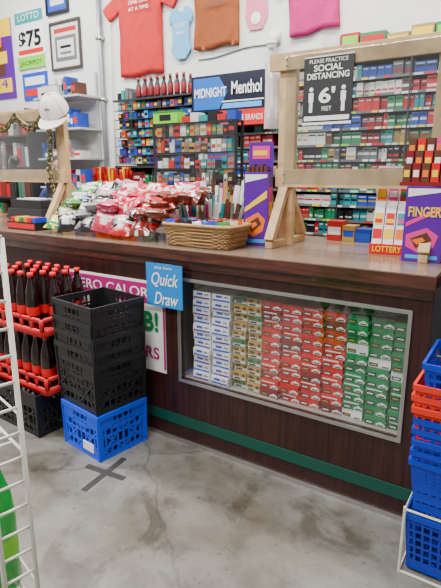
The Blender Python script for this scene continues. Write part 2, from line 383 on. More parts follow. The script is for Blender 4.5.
b.box(X0-.13,X0+.13,yy-.004,yy,1.80,2.125,CH); b.box(X0-.13,X0+.13,yy-.0045,yy-.004,1.80,1.812,WHITE); b.box(X0-.13,X0+.13,yy-.0045,yy-.004,2.12,2.125,WHITE)
sg=b.done(); yt=yy-.0065
text('PLEASE PRACTICE',X0,yt,2.10,.20,.018,WHITE,sg); text('SOCIAL',X0,yt,2.067,.15,.03,WHITE,sg,offset=.02); text('DISTANCING',X0,yt,2.03,.22,.03,WHITE,sg,offset=.02)
text("6'",X0,yt,1.935,.085,.075,WHITE,sg,offset=.03); text('FEET',X0,yt,1.875,.05,.02,WHITE,sg)
b=B('sign_figures')
for x in (X0-.085,X0+.085):
    b.box(x-.013,x+.013,yt,yt+.001,1.91,1.955,WHITE); b.box(x-.009,x+.009,yt,yt+.001,1.86,1.91,WHITE); b.ball((x,yt,1.970),.011,WHITE,sc=(1,.1,1))
b.box(X0-.12,X0+.12,yt,yt+.001,1.82,1.842,WHITE); b.done(parent=sg)
# cap hooked over the post: crown tilted forward, brim hanging down
b=B('baseball_cap'); CAPM=mat('cap_white_cotton',(.78,.77,.74),.8,bump=.2,bscale=90); SEAM=mat('cap_seam',(.35,.34,.32),.8)
M=T(-3.08,.40,1.985,.45,.62)@Matrix.Scale(1.12,4)
vs=[];fs=[];n=24;k=8
for i in range(k+1):
    a=pi/2*i/k
    for j in range(n):
        t=2*pi*j/n; vs.append((.090*math.cos(a)**.8*math.cos(t),.105*math.cos(a)**.8*math.sin(t),.115*math.sin(a)))
for i in range(k):
    for j in range(n): fs.append((i*n+j,i*n+(j+1)%n,(i+1)*n+(j+1)%n,(i+1)*n+j))
b.add(vs,fs,CAPM,M)
for s_ in range(6):
    t=2*pi*s_/6+.52; b.tube([(.091*math.cos(pi/2*i/8)**.8*math.cos(t) if i<8 else 0,.106*math.cos(pi/2*i/8)**.8*math.sin(t) if i<8 else 0,.116*math.sin(pi/2*i/8)) for i in range(9)],.0014,SEAM,4,M)
vs=[];fs=[];ni,nj=7,15
for lay in (0,1):
    for i in range(ni):
        for j in range(nj):
            u=-1+2*j/(nj-1)
            bx,by=.088*math.sin(u*1.25),-.103*math.cos(u*1.25)
            L_=.085*math.sqrt(max(0,1-u*u*.92))*i/(ni-1)
            vs.append((bx*(1+.06*i/(ni-1)),by-L_,-.002-.018*(u*u)-.10*L_-lay*.004))
S_=ni*nj
for lay in (0,1):
    for i in range(ni-1):
        for j in range(nj-1):
            q=lay*S_+i*nj+j; f_=(q,q+1,q+nj+1,q+nj); fs.append(f_ if lay else f_[::-1])
for j in range(nj-1): q=(ni-1)*nj+j; fs.append((q,q+1,q+1+S_,q+S_))
b.add(vs,fs,CAPM,M); b.ball((0,0,.116),.009,CAPM,M=M)
b.ball((0,-.088,.055),.022,GRY,10,6,(1,.25,.8),M=M)
cp=b.done(True)
b=B('bead_garland'); BM=[mat('bead_maroon',(.10,.006,.015),.2),mat('bead_gold',(.35,.2,.03),.25,.6),mat('bead_green',(.01,.10,.04),.2)]
pts=[]
for i in range(110):
    t=i/109; x=-4.2+t*1.02; pts.append((x,.385,2.0-.10*abs(math.sin(t*pi*3))))
for i in range(60): t=i/59; pts.append((-3.14+.02*math.sin(t*9),.38,1.93-t*.62))
for i,p in enumerate(pts):
    b.ball(p,.013,BM[i%3],6,5); b.ball((p[0]+.018*math.cos(i),p[1]-.006,p[2]-.02*abs(math.sin(i))-.01),.011,BM[(i+1)%3],6,4)
b.done(True)
# ------------------------------------------------------------ things on the counter
def rbag(b,M,w,h,d,mats):
    nx,nz=7,6; vs=[];fs=[];ms=[]
    ph=random.randint(0,2)
    for side in (-1,1):
        for j in range(nz+1):
            for i in range(nx+1):
                u=i/nx;v=j/nz
                e=min(1,4*u*(1-u)*1.4)*min(1,4*v*(1-v)*1.5)
                vs.append(((u-.5)*w*(1-.06*math.sin(v*pi)),side*(d/2*e+.001)+random.uniform(-.006,.006)*(e>0),(v)*h+random.uniform(-.003,.003)))
    S=(nx+1)*(nz+1)
    for side in (0,1):
        for j in range(nz):
            for i in range(nx):
                q=side*S+j*(nx+1)+i
                fc=(q,q+1,q+nx+2,q+nx+1); fs.append(fc if side==0 else fc[::-1])
                if j==nz-1: mm=mats[0]
                elif 2<=i<=nx-3 and j in (2,3) : mm=mats[1] if (i+ph)%3 else mats[2]
                elif j==4 and 1<=i<=nx-2: mm=mats[1]
                else: mm=mats[0] if (i*3+j*5+ph)%9 else mats[2]
                ms.append(mm)
    b.add(vs,fs,ms,M)
PKS=mat('pink_foil_bag',(.58,.03,.10),.18,coat=.5); RDS=mat('red_foil_bag',(.48,.006,.010),.18,coat=.5); BKS=mat('black_foil_bag',(.02,.018,.02),.15,coat=.5); WTS=mat('clear_white_bag',(.66,.64,.62),.18,coat=.5); BRS=mat('brown_candy_bag',(.16,.025,.013),.2,coat=.5); GNS=mat('green_foil_bag',(.03,.28,.05),.2,coat=.5)
b=B('bagged_candy_pile')
rows=[(-2.74,[(GNS,WTS,YEL),(BKS,LBLUE,WTS)]),(-2.60,[(BKS,WTS,GRY),(PKS,WTS,YEL)]),(-2.46,[(BKS,WTS,GRY),(GRY,BKS,WTS)]),(-2.32,[(PKS,WTS,RDS),(RDS,PKS,BKS)]),(-2.17,[(RDS,WTS,PKS),(PKS,RDS,WTS)]),(-2.02,[(BRS,RDS,WTS),(RDS,BRS,BLK)]),(-1.88,[(RDS,WTS,BRS),(BRS,RDS,WTS)])]
for ri,(x,ms) in enumerate(rows):
    for k in range(13):
        y=.055+k*.032
        if x>-1.95 and y<.33: continue
        hh=random.uniform(.12,.155)
        rbag(b,T(x+random.uniform(-.03,.03),y,ZT+.022+min(k,8)*.022+random.uniform(0,.018),random.uniform(-.4,.4),random.uniform(-1.0,-.4)*-1 if False else random.uniform(-1.0,-.4),random.uniform(-.2,.2)),.165,hh,.055,ms[k%2] if random.random()<.7 else random.choice(rows)[1][0])
for i in range(46):
    x=random.uniform(-2.70,-1.90); y=random.uniform(.16,.38); ms=min(rows,key=lambda r:abs(r[0]-x))[1]
    rbag(b,T(x,y,ZT+.12+(y-.1)*.34+random.uniform(0,.025),random.uniform(-1,1),random.uniform(-.1,.5)+pi/2*random.choice([-1,1])*.8,random.uniform(-.4,.4)),.14,.115,.055,random.choice(ms))
b.done(True)
WK=mat('wicker',(.38,.22,.08),.6,noise=.4,nscale=60); WK2=mat('wicker_dark',(.24,.12,.045),.6)
b=B('wicker_basket')
cx,cy,W,Dp,Hh=-1.60,.17,.46,.24,.115
N=72
def ringpt(t,k,off):
    a,c=W/2*k+off,Dp/2*k+off
    ct,st=math.cos(t),math.sin(t); e=.28
    return (math.copysign(abs(ct)**e,ct)*a,math.copysign(abs(st)**e,st)*c)
for r in range(12):
    z=.006+r*.0092; k=.88+.12*z/Hh; pts=[]
    for i in range(N):
        t=2*pi*i/N; off=.003*(1 if (i//2+r)%2 else -1); x,y=ringpt(t,k,off); pts.append((cx+x,cy+y,ZT+z))
    b.tube(pts,.0052,WK if r%3 else WK2,5,closed=True)
pts=[(cx+ringpt(2*pi*i/N,1.02,0)[0],cy+ringpt(2*pi*i/N,1.02,0)[1],ZT+Hh+.004) for i in range(N)]
b.tube(pts,.010,WK,7,closed=True)
b.box(cx-W*.43,cx+W*.43,cy-Dp*.43,cy+Dp*.43,ZT+.001,ZT+.01,WK2)
b.done(True)
b=B('snack_packets_in_basket')
cs=[RDS,GNS,PKS,BLUE,BRS,ORG,WTS,BKS]
for i in range(24):
    x=cx-.18+(i%8)*.05; y=cy-.07+(i//8)*.065
    rbag(b,T(x,y,ZT+.015,random.uniform(-.5,.5)+1.2,random.uniform(-.35,.1)),.08,.13,.02,[random.choice(cs),random.choice(cs),WTS])
b.done(True)
def pdisplay(name,M,w,d,h,topm,pink=False):
    b=B(name)
    b.box(-w/2,w/2,0,d,0,h,PURP,M); e=-.0015
    b.poly([(-w*.45,h*.52),(w*.45,h*.76),(w*.45,h*.70 if pink else h*.66),(-w*.45,h*.46)],e,0,PINK if pink else YEL,M)
    b.poly([(-w*.42,h*.36),(w*.1,h*.46),(w*.4,h*.36),(w*.3,h*.2),(-w*.1,h*.12),(-w*.42,h*.2)],e,0,PINK if pink else ORG,M)
    b.poly([(-w*.3,h*.31),(w*.1,h*.40),(w*.25,h*.3),(-w*.15,h*.18)],e*1.6,0,BRN,M)
    b.poly([(-w*.26,h*.29),(w*.0,h*.33),(w*.08,h*.29),(-w*.12,h*.23)],e*2,0,ORG,M)
    b.poly([(-w*.45,h*.86),(w*.45,h*.93),(w*.45,h*.97),(-w*.45,h*.97)],e,0,WHITE,M)
    b.poly([(-w*.40,h*.04),(w*.42,h*.04),(w*.42,h*.09),(-w*.40,h*.09)],e,0,LBLUE,M)
    b.box(w/2,w/2+.0015,d*.1,d*.9,h*.1,h*.8,PINK,M); b.box(w/2+.0015,w/2+.003,d*.2,d*.8,h*.4,h*.6,YEL,M)
    for i in range(5): b.box(-w*.42+i*w*.17,-w*.42+i*w*.17+w*.13,d*.2,d*.8,h,h+.03+.012*(i%2),topm,M)
    return b.done(bevel=.002)
PM=T(-1.365,.31,ZT,.2)
o=pdisplay('chocolate_bar_display',PM,.14,.09,.40,BRN)
b=B('backing_card'); b.box(-.07,.07,.085,.09,.36,.56,PURP,PM); b.box(-.05,.05,.083,.0849,.47,.54,PINK,PM); b.box(-.045,.035,.082,.083,.49,.515,YEL,PM); b.done(parent=o)
o=pdisplay('chocolate_bar_display',T(-.475,.27,ZT,.05),.17,.12,.34,RDS,True)
text('FINGER',-.475,.267,ZT+.225,.14,.045,YEL,o,rz=.05,offset=.02)
b=B('candy_bars_tray'); 
for k in range(3):
    for i in range(6): b.box(-.585+i*.040,-.551+i*.040,.275+k*.03,.38,ZT+.35+k*.045,ZT+.44+k*.055,[BRN,DRED,BRN,RED,BRN,PINK][(i+k)%6]); b.box(-.58+i*.040,-.556+i*.040,.273+k*.03,.275+k*.03,ZT+.38+k*.045,ZT+.41+k*.055,[YEL,WHITE,ORG][(i+k)%3])
b.box(-.595,-.345,.27,.39,ZT+.341,ZT+.358,DRED); b.done(parent=o)
b=B('lottery_slip_dispenser'); M=T(-.665,.40,ZT,.1)
b.box(-.085,.085,0,.12,0,.05,RED,M); b.box(-.085,.085,.10,.12,.05,.43,WHITE,M); b.box(-.08,.08,.098,.10,.37,.42,RED,M)
for i in range(3):
    Mi=M@T(-.055+i*.055,.02,.045,0,-.22)
    b.box(-.024,.024,0,.03,0,.20,WHITE,Mi); b.box(-.022,.022,-.0015,0,.03,.08,[RED,YEL,ORG][i],Mi); b.box(-.02,.02,-.0015,0,.10,.16,[YEL,RED,TEAL][i],Mi); b.box(-.018,.018,-.002,-.0015,.11,.13,[RED,YEL,PINK][i],Mi)
    Mj=M@T(-.055+i*.055,.07,.16,0,-.15); b.box(-.024,.024,0,.02,0,.24,WHITE,Mj); b.box(-.022,.022,-.0015,0,.10,.16,[ORG,PINK,RED][i],Mj); b.box(-.018,.018,-.002,-.0015,.12,.15,[YEL,WHITE,GREEN][i],Mj); b.box(-.016,.016,-.002,-.0015,.19,.22,[GRY,GRY,TEAL][i],Mj)
lo=b.done()
text('LOTTERY',-.665,.397,ZT+.025,.14,.03,YEL,lo,rz=.1,offset=.02)
b=B('meat_stick_tub')
for cx_,cy_ in ((-2.98,.70),(-2.84,.69),(-2.70,.71)):
    b.lathe([(.05,0,RED),(.055,.01,RED),(.058,.10,YEL),(.058,.12,RED),(.058,.26,RED)],(cx_,cy_,ZT),14)
    for i in range(46):
        a=random.uniform(0,2*pi); r=random.uniform(0,.05); z=random.uniform(.37,.44)
        b.tube([(cx_+r*.6*math.cos(a),cy_+r*.6*math.sin(a),ZT+.24),(cx_+r*1.2*math.cos(a),cy_+r*1.2*math.sin(a),ZT+z)],.0075,random.choice([RED,RDS,DRED,RED,YEL]),5)
b.done()
b=B('cigarillo_pouch_display')
for row in range(3):
    y=.56+row*.075; z=ZT+row*.05
    b.box(-2.14,-1.62,y,y+.065,ZT,z+.09,BLK); b.box(-2.14,-1.62,y-.002,y,z+.02,z+.07,[RED,TEAL,GREEN][row])
    for i in range(19):
        b.box(-.011,.011,-.004,.004,0,random.uniform(.13,.18),random.choice([WHITE,SW,GOLD,SILV,WTS,WHITE,BRN,PINK,TEAL]),T(-2.12+i*.026,y+.035,z+.07,random.uniform(-.5,.5),0,(i-9)*.03+random.uniform(-.1,.1)))
b.done()
b=B('lighter_tray')
for i in range(10):
    for j in range(3):
        b.box(-.01,.01,-.006,.006,0,.07,random.choice([RED,BLUE,YEL,GREEN,PINK,WHITE,BLK,ORG]),T(-1.76+i*.026,.42+j*.03,ZT+.02+j*.015))
b.box(-1.78,-1.50,.40,.51,ZT,ZT+.02,BLK); b.box(-1.78,-1.52,.405,.495,ZT,ZT+.04,RED); b.done()
b=B('gum_box_row')
x=-1.12
while x<-.62:
    w_=random.uniform(.05,.09); hh=random.uniform(.05,.12); c=random.choice([SW,SR,SBL,WHITE,SG,GOLD]); b.box(x,x+w_,.76,.86,ZT,ZT+hh,c); b.box(x+.006,x+w_-.006,.7585,.76,ZT+hh*.3,ZT+hh*.7,random.choice([RED,WHITE,BLUE,YEL])); x+=w_+.006
b.done()
b=B('glass_display_case'); x0,x1,y0,y1,zt=-2.50,-1.80,.80,.895,1.90
FR=mat('display_black_frame',(.02,.02,.022),.35)
for x in (x0,x1):
    for y in (y0,y1-.012): b.box(x-.008,x+.008,y,y+.012,ZT,zt,FR)
for z in (ZT,1.36,1.47,1.58,1.69,1.80,zt-.012):
    b.box(x0,x1,y0,y1,z,z+.008,FR)
b.box(x0,x1,y0-.003,y0,ZT,zt,GLASS)
for z in (1.176,1.370,1.480,1.590,1.700,1.810):
    x=x0+.02
    while x<x1-.05:
        w_=random.uniform(.02,.055); hh=random.uniform(.05,.085); c=random.choice([BLK,GRY,TEAL,SG,RED,SBL,BRN,BLK,SILV,SW,WHITE,GOLD]); b.box(x,x+w_,y0+.015,y0+.06,z,z+hh,c); b.box(x+.004,x+w_-.004,y0+.0135,y0+.015,z+hh*.3,z+hh*.6,random.choice([WHITE,RED,GOLD,BLK])); x+=w_+.006
b.done()
b=B('tackle_box_green'); b.box(-2.50,-2.28,.80,.893,1.901,1.975,LGREEN); b.box(-2.50,-2.28,.795,.893,1.975,1.985,GREEN); b.box(-2.44,-2.34,.796,.80,1.92,1.96,BLK); b.done()
b=B('small_carton_row'); 
for i in range(6): b.box(-2.25+i*.075,-2.18+i*.075,.81,.89,1.901,1.94+.02*(i%2),[SR,SW,TEAL,BLK,SR,SBL][i])
b.done()
b=B('desk_fan'); c=Vector((-4.12,.72,1.66)); FN=Matrix.Rotation(-.45,3,'Z')
for r in (.16,.13,.10,.07,.04):
    b.tube([c+FN@Vector((r*math.cos(2*pi*i/28),-.05+ (.16-r)*-.15,r*math.sin(2*pi*i/28))) for i in range(28)],.008 if r==.16 else .002,BLK if r==.16 else SILV,5,closed=True)
for i in range(24):
    a=2*pi*i/24; b.tube([c+FN@Vector((.03*math.cos(a),-.07,.03*math.sin(a))),c+FN@Vector((.16*math.cos(a),-.05,.16*math.sin(a)))],.0018,SILV,4)
for i in range(3):
    a=2*pi*i/3; vs=[c+FN@Vector(q) for q in ((.02*math.cos(a),-.02,.02*math.sin(a)),(.14*math.cos(a-.4),-.035,.14*math.sin(a-.4)),(.145*math.cos(a+.1),-.02,.145*math.sin(a+.1)),(.12*math.cos(a+.5),0,.12*math.sin(a+.5)))]; b.add(vs,[(0,1,2,3)],GRY)
b.ball(c+FN@Vector((0,.04,0)),.05,BLK,10,8); b.tube([c+FN@Vector((0,.04,-.04)),(c.x,c.y+.04,ZT+.02)],.014,BLK,8); b.lathe([(.11,0,BLK),(.11,.015,BLK),(.03,.03,BLK)],(c.x,c.y+.04,ZT),18)
b.done(True)
b=B('cash_register'); RG=mat('register_plastic',(.03,.03,.034),.4)
b.box(-3.90,-3.46,.50,.86,ZT,ZT+.10,RG); b.poly([(-3.88,ZT+.10),(-3.48,ZT+.10),(-3.48,ZT+.17),(-3.88,ZT+.17)],.52,.84,RG)
for i in range(6):
    for j in range(3): b.box(-3.85+i*.05,-3.815+i*.05,.56+j*.06,.595+j*.06,ZT+.17,ZT+.18,WHITE)
b.box(-3.68,-3.46,.74,.78,ZT+.17,ZT+.36,RG); b.box(-3.66,-3.48,.737,.74,ZT+.22,ZT+.34,BLK); b.done(bevel=.004)
b=B('mint_tin_box'); b.box(-3.30,-2.98,.08,.22,ZT,ZT+.055,BLK); b.box(-3.29,-2.99,.075,.08,ZT+.01,ZT+.045,RED)
for i in range(6): b.box(-3.28+i*.048,-3.245+i*.048,.10,.20,ZT+.055,ZT+.085,[RED,YEL,GREEN,ORG,RED,BLUE][i])
b.done()
# ------------------------------------------------------------ back shelving
PAL=[SR,SR,SW,SG,SG,SBL,SGD,ST,SGY,BLK,SG,SR,SGY,DRED,SW,BRN,TEAL,SW]
def shelving(name,x0,x1,z0,ztop,pitch,ph,y=1.62,pal=PAL,sm=SHELFD):
    b=B(name)
    b.box(x0-.02,x0,y,1.98,0,ztop,sm); b.box(x1,x1+.02,y,1.98,0,ztop,sm); b.box(x0,x1,1.96,1.98,0,ztop,sm)
    b.box(x0,x1,y-.04,1.98,ztop-.02,ztop,sm)
    xd=x0+.45
    while xd<x1-.2: b.box(xd,xd+.012,y-.008,1.96,z0,ztop,sm); xd+=.47
    z=z0
    while z<ztop-.08:
        b.box(x0,x1,y,1.97,z,z+.010,sm); b.box(x0,x1,y-.006,y,z-.008,z+.010,LIP)
        x=x0+.01
        while x<x1-.05:
            n=random.choice([1,1,2,2,3,4]); c=random.choice(pal); c2=random.choice([SW,BLK,SGD,c,SR,SW,SILV]); wd=random.choice([.042,.05,.05,.07,.03]); gh=random.choice([1,1,.88,1.1,.78])
            k=random.random(); dark=random.random()<.03
            for _ in range(n):
                if x>x1-wd-.01: x=x1; break
                if dark: x+=wd; continue
                h=min(ph*gh,pitch-.022)*random.uniform(.95,1.); yo=y+random.choice([.006,.012,.03,.008]); jt=random.uniform(-.002,.002)
                b.box(x+jt,x+wd+jt,yo,yo+.12,z+.010,z+.010+h,c)
                b.box(x+.004+jt,x+wd-.004+jt,yo-.001,yo,z+.012+h*.35*k+.01,z+.012+h*(.35*k+.3),c2)
                b.box(x+.008+jt,x+wd-.008+jt,yo-.0015,yo,z+.012+h*.72,z+.012+h*.82,SW if c2 is not SW else BLK)
                if random.random()<.6: b.box(x+.002,x+wd*.9,y-.0075,y-.006,z-.006,z+.008,random.choice([WHITE,YEL,SW,RED,LGREEN,SW]))
                x+=wd+.003
        z+=pitch
    return b.done()
shelving('cigarette_shelving',-1.84,.5,.86,2.36,.112,.092)
shelving('cigarette_shelving',-2.70,-1.90,.86,2.04,.112,.092)
shelving('merchandise_shelving',-3.68,-2.76,.60,1.62,.14,.115)
LED=mat('led_green_glow',(.2,.8,.35),.4,emis=1.2)
b=B('led_ticker_sign'); b.box(-1.70,-.6,1.60,1.66,2.361,2.44,BLK); lt=b.done(); text('VAPE  BRANDS  SMOKING',-1.15,1.597,2.40,.95,.045,LED,lt)
b=B('food_boxes_row')
x=-1.6
while x<.4:
    w_=random.uniform(.12,.2); hh=random.uniform(.07,.13); b.box(x,x+w_,1.69,1.9,2.361,2.361+hh+.06,random.choice([SG,SR,BRN,SGD,SBL,SW,ORG])); b.box(x+.01,x+w_-.01,1.688,1.69,2.39,2.361+hh+.04,random.choice([SW,YEL,SGY,LGREEN,SR])); x+=w_+.01
b.done()
b=B('menthol_brand_lightbox'); y=1.55; NV=mat('sign_navy',(.003,.006,.025),.3); MB=mat('sign_blue_glow',(.005,.12,.48),.3,emis=.25)
b.box(-2.70,-1.98,y,1.95,2.05,2.34,NV); b.poly([(-2.68,2.07),(-2.42,2.07),(-2.34,2.20),(-2.42,2.32),(-2.68,2.32)],y-.003,y,MB); 
b.poly([(-2.40,2.07),(-2.02,2.07),(-2.02,2.11),(-2.38,2.11)],y-.004,y,LBLUE); b.poly([(-2.40,2.12),(-2.00,2.12),(-2.00,2.13),(-2.39,2.13)],y-.004,y,WHITE)
mb=b.done(bevel=.004); text('MIDNIGHT',-2.51,y-.006,2.20,.32,.075,WHITE,mb,offset=.02); text('Menthol',-2.16,y-.006,2.22,.28,.10,WHITE,mb,offset=.02)
b=B('shelf_header_panel'); b.box(-2.45,-1.93,1.50,1.578,1.93,2.049,RED); b.box(-2.42,-2.30,1.497,1.50,1.95,2.02,WHITE); h2=b.done(); text('MORE BRANDS',-2.12,1.496,1.985,.28,.045,WHITE,h2)
b=B('hanging_card_rack'); b.box(-3.68,-2.76,1.90,1.94,1.62,2.22,SHELFD)
for r in range(7):
    for i in range(18):
        x=-3.66+i*.050; z=1.64+r*.083; yo=random.uniform(0,.03); hh=random.uniform(.055,.074)
        b.box(x,x+.044,1.62+yo,1.66+yo,z,z+hh,random.choice([SG,ST,SR,YEL,PURP,TEAL,ORG,BLK,SBL,BRN,SW,LBLUE,SGY,BLK,SBL])); b.box(x+.006,x+.038,1.618+yo,1.62+yo,z+.02,z+.045,random.choice([SW,BLK,YEL,SR,SBL]))
    b.box(-3.68,-2.76,1.60,1.90,1.632+r*.083,1.637+r*.083,SHELFD)
b.box(-3.69,-2.75,1.60,1.96,2.215,2.232,SHELFD); b.done()
b=B('energy_shot_bottles')
for i in range(8):
    for j in range(2):
        c=(-3.40+i*.076,1.66+j*.1,2.233); b.lathe([(.024,0,BLK),(.027,.02,DRED),(.027,.10,BLK),(.012,.14,BLK),(.012,.155,DRED),(.014,.157,DRED),(.014,.185,DRED)],c,10)
b.done(True)
b=B('mixed_merchandise_boxes')
for i in range(4): b.box(-3.67+i*.05,-3.63+i*.05,1.65,1.8,2.233,2.30+.02*(i%3),random.choice([SW,TEAL,SGY,BLK]))
b.done()
b=B('wall_bracket_shelf')
for z in (2.33,2.0,1.69,1.38):
    b.box(-4.98,-4.26,1.68,1.99,z,z+.02,SHELFW)
for x in (-4.95,-4.30): b.box(x-.012,x+.012,1.97,1.995,1.2,2.6,SHELFW)
b.done()
b=B('receipt_printer'); PW=mat('printer_white',(.62,.62,.60),.4); b.box(-4.92,-4.60,1.70,1.92,2.351,2.46,PW); b.box(-4.88,-4.64,1.72,1.90,2.46,2.48,GRY); b.box(-4.86,-4.66,1.695,1.70,2.37,2.40,BLK); b.done(bevel=.01)
b=B('shelf_sundries')
for z in (2.021,1.711,1.401,2.351):
    x=-4.95 if z<2.3 else -4.55
    while x<-4.33:
        w_=random.uniform(.03,.09); hh=random.uniform(.07,.2); b.box(x,x+w_,1.72,1.88,z,z+hh,random.choice([SBL,SR,SW,SBL,YEL,BLK,SG,GRY,BRN])); b.box(x+.005,x+w_-.005,1.718,1.72,z+hh*.3,z+hh*.7,random.choice([WHITE,BLK,RED])); x+=w_+.008
b.done()
b=B('stock_shelving_far'); 
for z in (.5,.9,1.25,1.6,1.95):
    b.box(-6.9,-5.05,1.6,1.98,z,z+.02,SHELFD); x=-6.85
    while x<-5.15:
        w_=random.uniform(.05,.12); b.box(x,x+w_,1.64,1.85,z+.02,z+.02+random.uniform(.12,.27),random.choice(PAL+[BLK,SGY])); x+=w_+.01
for x in (-6.92,-5.05): b.box(x,x+.02,1.6,1.98,0,2.25,SHELFD)
b.box(-6.9,-5.05,1.96,1.98,.4,2.25,SHELFD)
b.done()
# ------------------------------------------------------------ wall art & shirts
def drape(o,amp=.012,cuts=6):
    bm=bmesh.new(); bm.from_mesh(o.data); y0=min(v.co.y for v in bm.verts)
    bmesh.ops.triangulate(bm,faces=[f for f in bm.faces if len(f.verts)>4])
    fr=[f for f in bm.faces if all(v.co.y<y0+.012 for v in f.verts)]
    ed=list({e for f in fr for e in f.edges})
    bmesh.ops.subdivide_edges(bm,edges=ed,cuts=cuts,use_grid_fill=True)
    bmesh.ops.triangulate(bm,faces=bm.faces[:])
    for v in bm.verts:
        if v.co.y<y0+.012:
            p=v.co; v.co.y-=amp*(1+mnoise.noise(Vector((p.x*9,p.z*3,1.3))))+amp*.8*math.sin(p.x*38+3*mnoise.noise(Vector((p.x*3,p.z*5,0))))
    for f in bm.faces: f.smooth=True
    bm.to_mesh(o.data); bm.free()
def shirt(name,cx,zt,bw,sl,h,m,tilt=0.,sleeve=.30):
    hw=bw/2
    P=[(-.09,0),(-hw*.75,-.03),(-sl/2,-sleeve*.75),(-sl/2+.09,-sleeve-.04),(-hw,-.26),(-hw*1.0,-h*.6),(-hw*1.03,-h),(-hw*.3,-h-.015),(hw*.4,-h+.01),(hw*1.02,-h-.01),(hw*1.0,-h*.6),(hw,-.26),(sl/2-.09,-sleeve-.04),(sl/2,-sleeve*.75),(hw*.75,-.03),(.09,0),(.05,-.06),(-.05,-.06)]
    b=B(name); b.poly([(x,z) for x,z in P],0,.015,m,T(cx,1.975,zt,0,0,tilt)); o=b.done(); drape(o); return o
CR=mat('shirt_red_cotton',(.52,.016,.016),.85,bump=.3,bscale=60)
CO=mat('shirt_rust_cotton',(.28,.065,.012),.85,bump=.3,bscale=60)
CM=mat('shirt_magenta_cotton',(.50,.010,.16),.85,bump=.3,bscale=60)
CB=mat('onesie_blue_cotton',(.14,.42,.70),.85,bump=.4,bscale=9)
CP=mat('bib_pink_cotton',(.75,.20,.30),.85)
yt=1.938
s=shirt('red_tshirt',-3.63,3.39,.54,1.00,.88,CR); 
text('ONE DAY',-3.62,yt,3.17,.26,.035,WHITE,s); text('AT A TIME',-3.62,yt,3.11,.26,.03,WHITE,s)
s=shirt('rust_tshirt',-2.73,3.40,.46,.62,.74,CO); text('VERMONT',-2.72,yt,3.00,.26,.04,BRN,s)
s=shirt('magenta_tshirt',-1.84,3.32,.42,.76,.66,CM,-.08)
b=B('baby_onesie'); P=[(-.05,0),(-.10,-.01),(-.14,-.09),(-.12,-.15),(-.10,-.12),(-.095,-.30),(-.12,-.37),(-.05,-.45),(.05,-.45),(.12,-.37),(.095,-.30),(.10,-.12),(.12,-.15),(.14,-.09),(.10,-.01),(.05,0),(.03,-.04),(-.03,-.04)]
b.poly(P,0,.02,CB,T(-3.13,1.965,3.05)); o=b.done(bevel=.005); text('CUTE',-3.13,1.962,2.89,.11,.04,WHITE,o); text('baby',-3.13,1.962,2.83,.10,.04,WHITE,o)
b=B('baby_bib'); P=[(-.10,-.05),(-.11,-.2),(-.06,-.30),(.06,-.30),(.11,-.2),(.10,-.05),(.09,.04),(.04,.08),(.055,0),(.03,-.06),(-.03,-.06),(-.055,0),(-.04,.08),(-.09,.04)]
b.poly(P,0,.012,CP,T(-2.33,1.985,3.05)); o=b.done(bevel=.003); b=B('bib_emblem'); b.ball((-2.33,1.98,2.84),.05,WHITE,12,6,(1,.08,1)); b.done(parent=o)
def poster(name,x0,x1,z0,z1,base,parts,fr=None):
    b=B(name); b.box(x0,x1,1.985,2.0,z0,z1,base)
    W=x1-x0;H=z1-z0
    for k,(a,c,d,e,m) in enumerate(parts): b.box(x0+a*W,x0+c*W,1.983-.0004*k,1.985,z0+d*H,z0+e*H,m)
    if fr:
        for q in ((x0-.02,x1+.02,z1,z1+.025),(x0-.02,x1+.02,z0-.025,z0),(x0-.02,x0,z0,z1),(x1,x1+.02,z0,z1)): b.box(q[0],q[1],1.97,2.0,q[2],q[3],fr)
    return b.done()
o=poster('sports_poster',-6.25,-5.70,2.45,3.35,PURP,[(0,1,.78,1,YEL),(.1,.9,.08,.26,YEL),(.3,.7,.30,.7,BRN),(.36,.64,.66,.78,ORG),(.2,.8,.45,.60,YEL)])
text('24',-5.98,1.98,2.62,.3,.10,PURP,o)
o=poster('jackpot_poster',-5.60,-5.10,2.75,3.36,WHITE,[(0,1,.80,1,TEAL),(0,1,0,.22,LGREEN),(.05,.95,.26,.34,RED)])
text('$75',-5.35,1.98,3.06,.40,.2,BLK,o,offset=.03); text('LOTTO',-5.35,1.98,3.30,.38,.07,WHITE,o); text('JACKPOT',-5.35,1.98,2.81,.40,.06,BLK,o)
o=poster('lower_notice_poster',-5.55,-5.10,2.40,2.70,BLUE,[(.1,.9,.55,.85,WHITE),(.1,.9,.15,.4,RED)])
poster('framed_certificate',-4.97,-4.52,2.70,3.15,SW,[(.1,.9,.80,.90,SR),(.12,.88,.15,.72,SGY),(.2,.8,.24,.64,SW),(.3,.7,.30,.36,SGY),(.3,.7,.44,.50,BLK)],mat('frame_dark',(.05,.04,.04),.4))
poster('framed_photo',-5.0,-4.68,3.28,3.60,SBL,[(.15,.85,.2,.8,SW)],BLK)
b=B('security_camera_dome'); b.box(-2.17,-2.09,1.93,2.0,2.62,2.70,WHITE); b.lathe([(.045,0,WHITE),(.045,.03,WHITE)],(-2.13,1.9,2.59),12); b.ball((-2.13,1.9,2.585),.038,WHITE,10,8); b.done(True)
b=B('wall_cable'); b.tube([(-2.95+.1*i,1.992,2.58-.012*math.sin(i*.9)+.006*i) for i in range(9)],.006,GRY,5); b.done()
b=B('paper_towel_bag'); rbag(b,T(-1.37,.50,1.80,.6),.10,.34,.05,[WTS,WTS,WHITE]); b.done(True)
